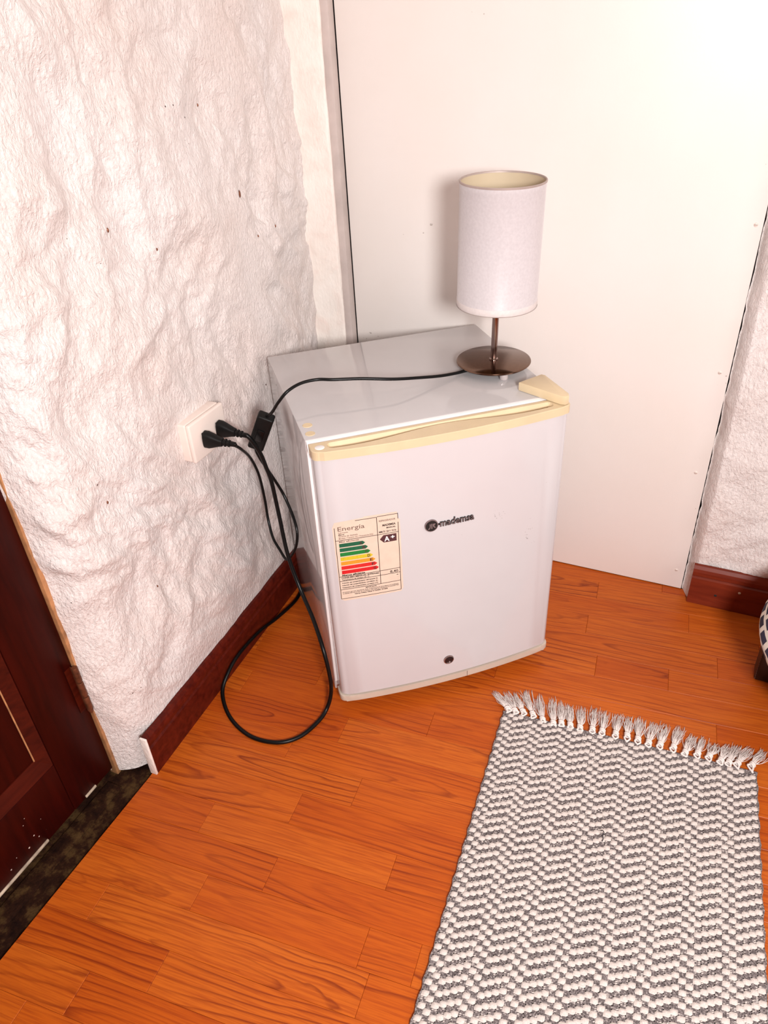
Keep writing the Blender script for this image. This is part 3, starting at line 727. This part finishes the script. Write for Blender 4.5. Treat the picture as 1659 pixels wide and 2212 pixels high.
tl(lathe('shade_lining', [(rs - .0012, zt_ - .0008), (rs - .0014, zt_ - .002), (rs - .0014, zb_ + .002), (rs - .0010, zb_ + .0013)], SHADEIN, sh, 96))
tl(lathe('shade_hem', [(rs + .0003, zb_ + .0095), (rs + .0007, zb_ + .009), (rs + .0007, zb_ + .001), (rs + .0003, zb_ - .0006), (rs - .0012, zb_ - .0006)], HEM, sh, 96))
tl(lathe('shade_rim', [(rs - .0016, zt_ - .0012), (rs - .0012, zt_ + .0008), (rs + .0002, zt_ + .0012), (rs + .0010, zt_ + .0002), (rs + .0008, zt_ - .0016), (rs, zt_ - .002)], RIM, sh, 96))
tl(lathe('shade_rim', [(rs - .0012, zb_ + .0004), (rs - .0010, zb_ - .0012), (rs + .0004, zb_ - .0012), (rs + .0009, zb_ - .0002)], RIM, sh, 96))
tl(lathe('bulb_holder', [(0, .150), (.013, .150), (.014, .153), (.014, .190), (.012, .192), (0, .192)], WHITEPL, lamp, 28))
for k in range(3):
    a = 2 * math.pi * k / 3 + .4
    V, F = tube_data([(.012 * math.cos(a), .012 * math.sin(a), .160), ((rs - .0018) * math.cos(a), (rs - .0018) * math.sin(a), .160)], .0012, 8)
    tl(mesh_obj('shade_spoke', V, F, POLE, lamp, True))
LI = Matrix.Translation(-LB)
c1 = [(.3700, -.2200, .5395), (.3446, -.2399, .5370), (.3297, -.2544, .5360), (.3118, -.2812, .5400), (.2902, -.3164, .549), (.2624, -.352, .558), (.2197, -.3781, .564), (.1835, -.4005, .567), (.1606, -.4103, .568), (.1421, -.4282, .567),
      (.1310, -.4508, .562), (.1172, -.4600, .545), (.1017, -.4580, .525), (.0830, -.4470, .510)]
tube('lamp_cord', [LI @ Vector(p) for p in c1], .0026, CORD, lamp, 8, 8)
# in-line switch
sa, sb = Vector((.0841, -.4478, .512)), Vector((.0409, -.4306, .440)); ax_ = (sb - sa).normalized(); L_ = (sb - sa).length
view = (CAM - (sa + sb) / 2).normalized(); nr = (view - ax_ * view.dot(ax_)).normalized(); sd = nr.cross(ax_)
bm = bmesh.new(); add_box(bm, (-.0135, -.0085, 0), (.0135, .0085, L_), .0035, 3)
M = Matrix(((sd.x, nr.x, ax_.x, sa.x), (sd.y, nr.y, ax_.y, sa.y), (sd.z, nr.z, ax_.z, sa.z), (0, 0, 0, 1)))
for v in bm.verts: v.co = LI @ (M @ v.co)
swo = bm_obj('cord_switch', bm, PLUGM, lamp, True, 40)
bm = bmesh.new(); add_box(bm, (-.006, .008, L_ * .35), (.006, .0105, L_ * .68), .0015, 2)
for v in bm.verts: v.co = LI @ (M @ v.co)
bm_obj('rocker_button', bm, CORD, swo, True, 40)
e2 = plug(lamp, LI, (.0010, -.5065, .4860), (.80, .16, -.10), (0, 1, .15), PLUGM, 1.0)
c2 = [tuple(sb - ax_ * .004), (.0400, -.4310, .433), (.0420, -.4267, .415), (.0500, -.4234, .395), (.0595, -.4040, .340), (.0780, -.4120, .310), (.0960, -.4280, .290), (.1010, -.4360, .272), (.0970, -.4400, .250), (.0850, -.4420, .228), (.0732, -.4406, .218), (.0501, -.4239, .222), (.0300, -.4110, .235),
      (.0140, -.3950, .262), (.0100, -.3900, .305), (.0120, -.3980, .360), (.0200, -.4240, .410), (.0360, -.4650, .452), (.0440, -.4900, .474), tuple(e2), tuple(e2 - Vector((.80, .16, -.10)).normalized() * .01)]
tube('lamp_cord', [LI @ Vector(p) for p in c2], .0026, CORD, lamp, 8, 8)

# ================================================================== RUG
RR = math.radians(4.1); RO = Vector((.4935, -.4510, 0)); RM = xform(RO, RR); RI = RM.inverted()
rug = empty('woven_rug', RO, RR); tag(rug, 'grey and cream zigzag woven rug with a knotted fringe, lying on the laminate', 'rug')
RWd, RLn = .402, .80
ncol = 48; cp = RWd / ncol; PER = .0148; V, F, MI = [], [], []
wr_ = random.Random(3)
def pillow(x0, x1, y0, y1, z0, hgt, mi, k=3):
    a = len(V)
    for j in range(k + 1):
        for i in range(k + 1):
            u, v = i / k, j / k; hh = (1 - (2 * u - 1) ** 8) * (1 - (2 * v - 1) ** 8)
            V.append((x0 + (x1 - x0) * u, y0 + (y1 - y0) * v, z0 + hgt * hh))
    for j in range(k):
        for i in range(k):
            b = a + j * (k + 1) + i; F.append((b, b + 1, b + k + 2, b + k + 1)); MI.append(mi)
ph = 0.0
for c_ in range(ncol):
    st_ = c_ % 6; ph += (.31 if st_ < 3 else -.31)
    xa = c_ * cp
    y = -RLn - PER + ((ph % 1.0)) * PER * -1 + PER
    rowe = []
    while y < 0:
        ya, yb = y, y + PER * .52
        jx, jy = wr_.uniform(-.0006, .0006), wr_.uniform(-.0006, .0006)
        if yb < .001 and ya > -RLn:
            pillow(xa - .0005 + jx, xa + cp + .0005 + jx, ya + jy, yb + jy, .0050, .0022 + wr_.uniform(-.0004, .0006), 0, 4)
        n_ = 3; hy = (PER * .48) / n_
        for q in range(n_):
            for w in range(2):
                a0 = xa + w * cp / 2; b0 = y + PER * .52 + q * hy
                if b0 + hy < .001 and b0 > -RLn:
                    pillow(a0 + .0002, a0 + cp / 2 - .0001, b0 + .0001 + wr_.uniform(-.0004, .0004), b0 + hy, .0042, .0022 + wr_.uniform(-.0005, .0007), 0 if wr_.random() < .20 else 1, 2)
        y += PER
wv = mesh_obj('woven_body', V, F, None, rug, True, MI, [YARN, YARNG]); wv['kind'] = 'stuff'
# under-layer with slightly wavy selvedges
bm = bmesh.new(); ol = []
for k in range(81): ol.append((-.0022 + .0012 * math.sin(k * 2.3), -RLn * k / 80))
for k in range(81): ol.append((RWd + .0022 + .0012 * math.sin(k * 1.9), -RLn * (80 - k) / 80))
prism('rug_backing', ol, .0006, .0050, YARNG, rug, 0)
tass = [[0.4974, -0.4454, 0.465, -0.4142], [0.51, -0.4447, 0.4825, -0.4117], [0.5235, -0.4414, 0.4987, -0.4052], [0.5407, -0.4408, 0.5152, -0.3941], [0.5593, -0.446, 0.5399, -0.3955], [0.5781, -0.4467, 0.5644, -0.3946], [0.5907, -0.4417, 0.5797, -0.395], [0.6055, -0.4398, 0.5949, -0.3955], [0.622, -0.4393, 0.6145, -0.3941], [0.6421, -0.4352, 0.6371, -0.3872], [0.658, -0.4328, 0.6562, -0.3881], [0.6796, -0.4301, 0.6778, -0.3857], [0.6979, -0.4267, 0.6927, -0.386], [0.7154, -0.4275, 0.7134, -0.3798], [0.7326, -0.4283, 0.7353, -0.3813], [0.7505, -0.4249, 0.7547, -0.3796], [0.7712, -0.4223, 0.7778, -0.3763], [0.7896, -0.4263, 0.798, -0.3861], [0.8082, -0.4206, 0.8145, -0.3834], [0.8257, -0.4191, 0.8327, -0.3877], [0.8432, -0.4212, 0.8529, -0.3834], [0.8551, -0.42, 0.8661, -0.378], [0.8681, -0.4166, 0.8848, -0.3762], [0.8889, -0.4118, 0.906, -0.3751]]
for kx, ky, tx_, ty_ in tass:
    K = RI @ Vector((kx, ky, .0062)); T = RI @ Vector((tx_, ty_, .004)); d = (T - K); L_ = Vector((d.x, d.y, 0)).length; d = Vector((d.x, d.y, 0)).normalized(); sdv = Vector((-d.y, d.x, 0))
    V, F = [], []
    for s in range(34):
        w0 = wr_.uniform(-1, 1); w1 = w0 * wr_.uniform(.5, 1.15) + wr_.uniform(-.35, .35); lv_ = L_ * wr_.uniform(.78, 1.12)
        z1 = wr_.uniform(.0012, .007); cur = wr_.uniform(-.003, .003)
        P = [K + d * .001 + sdv * (w0 * .0024)]
        P += [K + d * (lv_ * .33) + sdv * (w0 * .0050 + cur * .5) + Vector((0, 0, z1 * .5 - .001)), K + d * (lv_ * .66) + sdv * (w1 * .0066 + cur), ]
        P[-1].z = z1; e = K + d * lv_ + sdv * (w1 * .0068 + wr_.uniform(-.002, .002)); e.z = wr_.uniform(.0012, .0045); P.append(e)
        P = catmull(P, 3); r0 = wr_.uniform(.00045, .0007)
        tv, tf = tube_data(P, lambda t_, r0=r0: r0 * (1 - .5 * t_), 4); a = len(V); V += tv; F += [tuple(a + i for i in f) for f in tf]
    for s in range(3):      # stray curls
        sg = wr_.choice((-1, 1)); P = [K + d * .002, K + d * (L_ * .4) + sdv * (sg * wr_.uniform(.006, .010)), K + d * (L_ * wr_.uniform(.7, 1.2)) + sdv * (sg * wr_.uniform(.003, .014))]
        for p in P[1:]: p.z = wr_.uniform(.0015, .005)
        tv, tf = tube_data(catmull(P, 5), .0004, 4); a = len(V); V += tv; F += [tuple(a + i for i in f) for f in tf]
    # loop that joins the tassel to the weave
    for sg in (-1, 1):
        P = [Vector((K.x + sg * .001, -.004, .0055)), K - d * .006 + sdv * (sg * .0045), K - d * .001 + sdv * (sg * .002)]
        tv, tf = tube_data(catmull(P, 4), .0016, 6); a = len(V); V += tv; F += [tuple(a + i for i in f) for f in tf]
    ts = mesh_obj('tassel', V, F, FRINGE, rug, True)
    V, F = [], []
    for r_, of in ((.0024, -.0012), (.0026, .0022)):
        P = [K + d * of + sdv * (.0034 * math.cos(a)) + Vector((0, 0, .0030 * math.sin(a))) + d * (.0012 * math.cos(a)) for a in np.linspace(0, 2 * math.pi * .97, 12)]
        tv, tf = tube_data(P, r_ * .85, 7); a = len(V); V += tv; F += [tuple(a + i for i in f) for f in tf]
    mesh_obj('knot', V, F, FRINGE, ts, True)
# loose dark thread lying on the weave
o = tube('loose_thread', [(.6905, -.6200, .0086), (.6935, -.6185, .0092), (.6960, -.6215, .0096), (.6945, -.6260, .0094), (.6965, -.6310, .0088), (.6958, -.6360, .0084)], .0006, THREAD, None, 6, 6)
tag(o, 'small curled dark thread lying on the zigzag rug', 'thread')

# ================================================================== POUF at the right
PC = Vector((1.085, -.262, 0)); pouf = empty('pouf_stool', PC); tag(pouf, 'low round pouf in white cotton printed with navy bars, on dark legs beside the wall', 'pouf')
prof_ = [(0.0, .112), (.14, .112), (.190, .113), (.207, .130), (.2245, .163), (.2215, .182), (.200, .215), (.16, .236), (.09, .247), (0, .251)]
bm = bmesh.new(); uvl = bm.loops.layers.uv.new('UVMap'); n = 72; rings = []
PP = catmull([(r, 0, z) for r, z in prof_], 4)
for p in PP: rings.append([bm.verts.new((max(p.x, .0005) * math.cos(2 * math.pi * k / n), max(p.x, .0005) * math.sin(2 * math.pi * k / n), p.z)) for k in range(n)])
acc = [0]
for a, b in zip(PP, PP[1:]): acc.append(acc[-1] + (b - a).length)
for i in range(len(rings) - 1):
    for k in range(n):
        q = (k + 1) % n; f = bm.faces.new((rings[i][k], rings[i][q], rings[i + 1][q], rings[i + 1][k]))
        for lp, (kk, ii) in zip(f.loops, ((k, i), (k + 1, i), (k + 1, i + 1), (k, i + 1))): lp[uvl].uv = (kk / n * 36, acc[ii] * 62)
bm_obj('cushion', bm, PRINT, pouf, True, 60)
def leg(cx, cy, rz):
    bm = bmesh.new(); add_box(bm, (0, 0, 0), (.036, .036, .1160), .0035, 2)
    bmesh.ops.rotate(bm, verts=bm.verts, cent=(0, 0, 0), matrix=Matrix.Rotation(rz, 3, 'Z')); bmesh.ops.translate(bm, verts=bm.verts, vec=(cx, cy, 0))
    o = bm_obj('leg', bm, LEATHER, pouf, True, 40)
    V, F = [], []
    for k in range(18):
        a = Vector((.0012, -.0004, .004 + k * .0056)); tv, tf = tube_data([a, a + Vector((0, 0, .0036))], .0005, 5); m_ = Matrix.Rotation(rz, 3, 'Z'); s = len(V)
        V += [m_ @ p + Vector((cx, cy, 0)) for p in tv]; F += [tuple(s + i for i in f) for f in tf]
    mesh_obj('seam_stitching', V, F, STITCH, o)
leg(.884 - PC.x, -.212 - PC.y, 0); leg(1.15 - PC.x, -.40 - PC.y, .0); leg(1.15 - PC.x, -.125 - PC.y, 0)
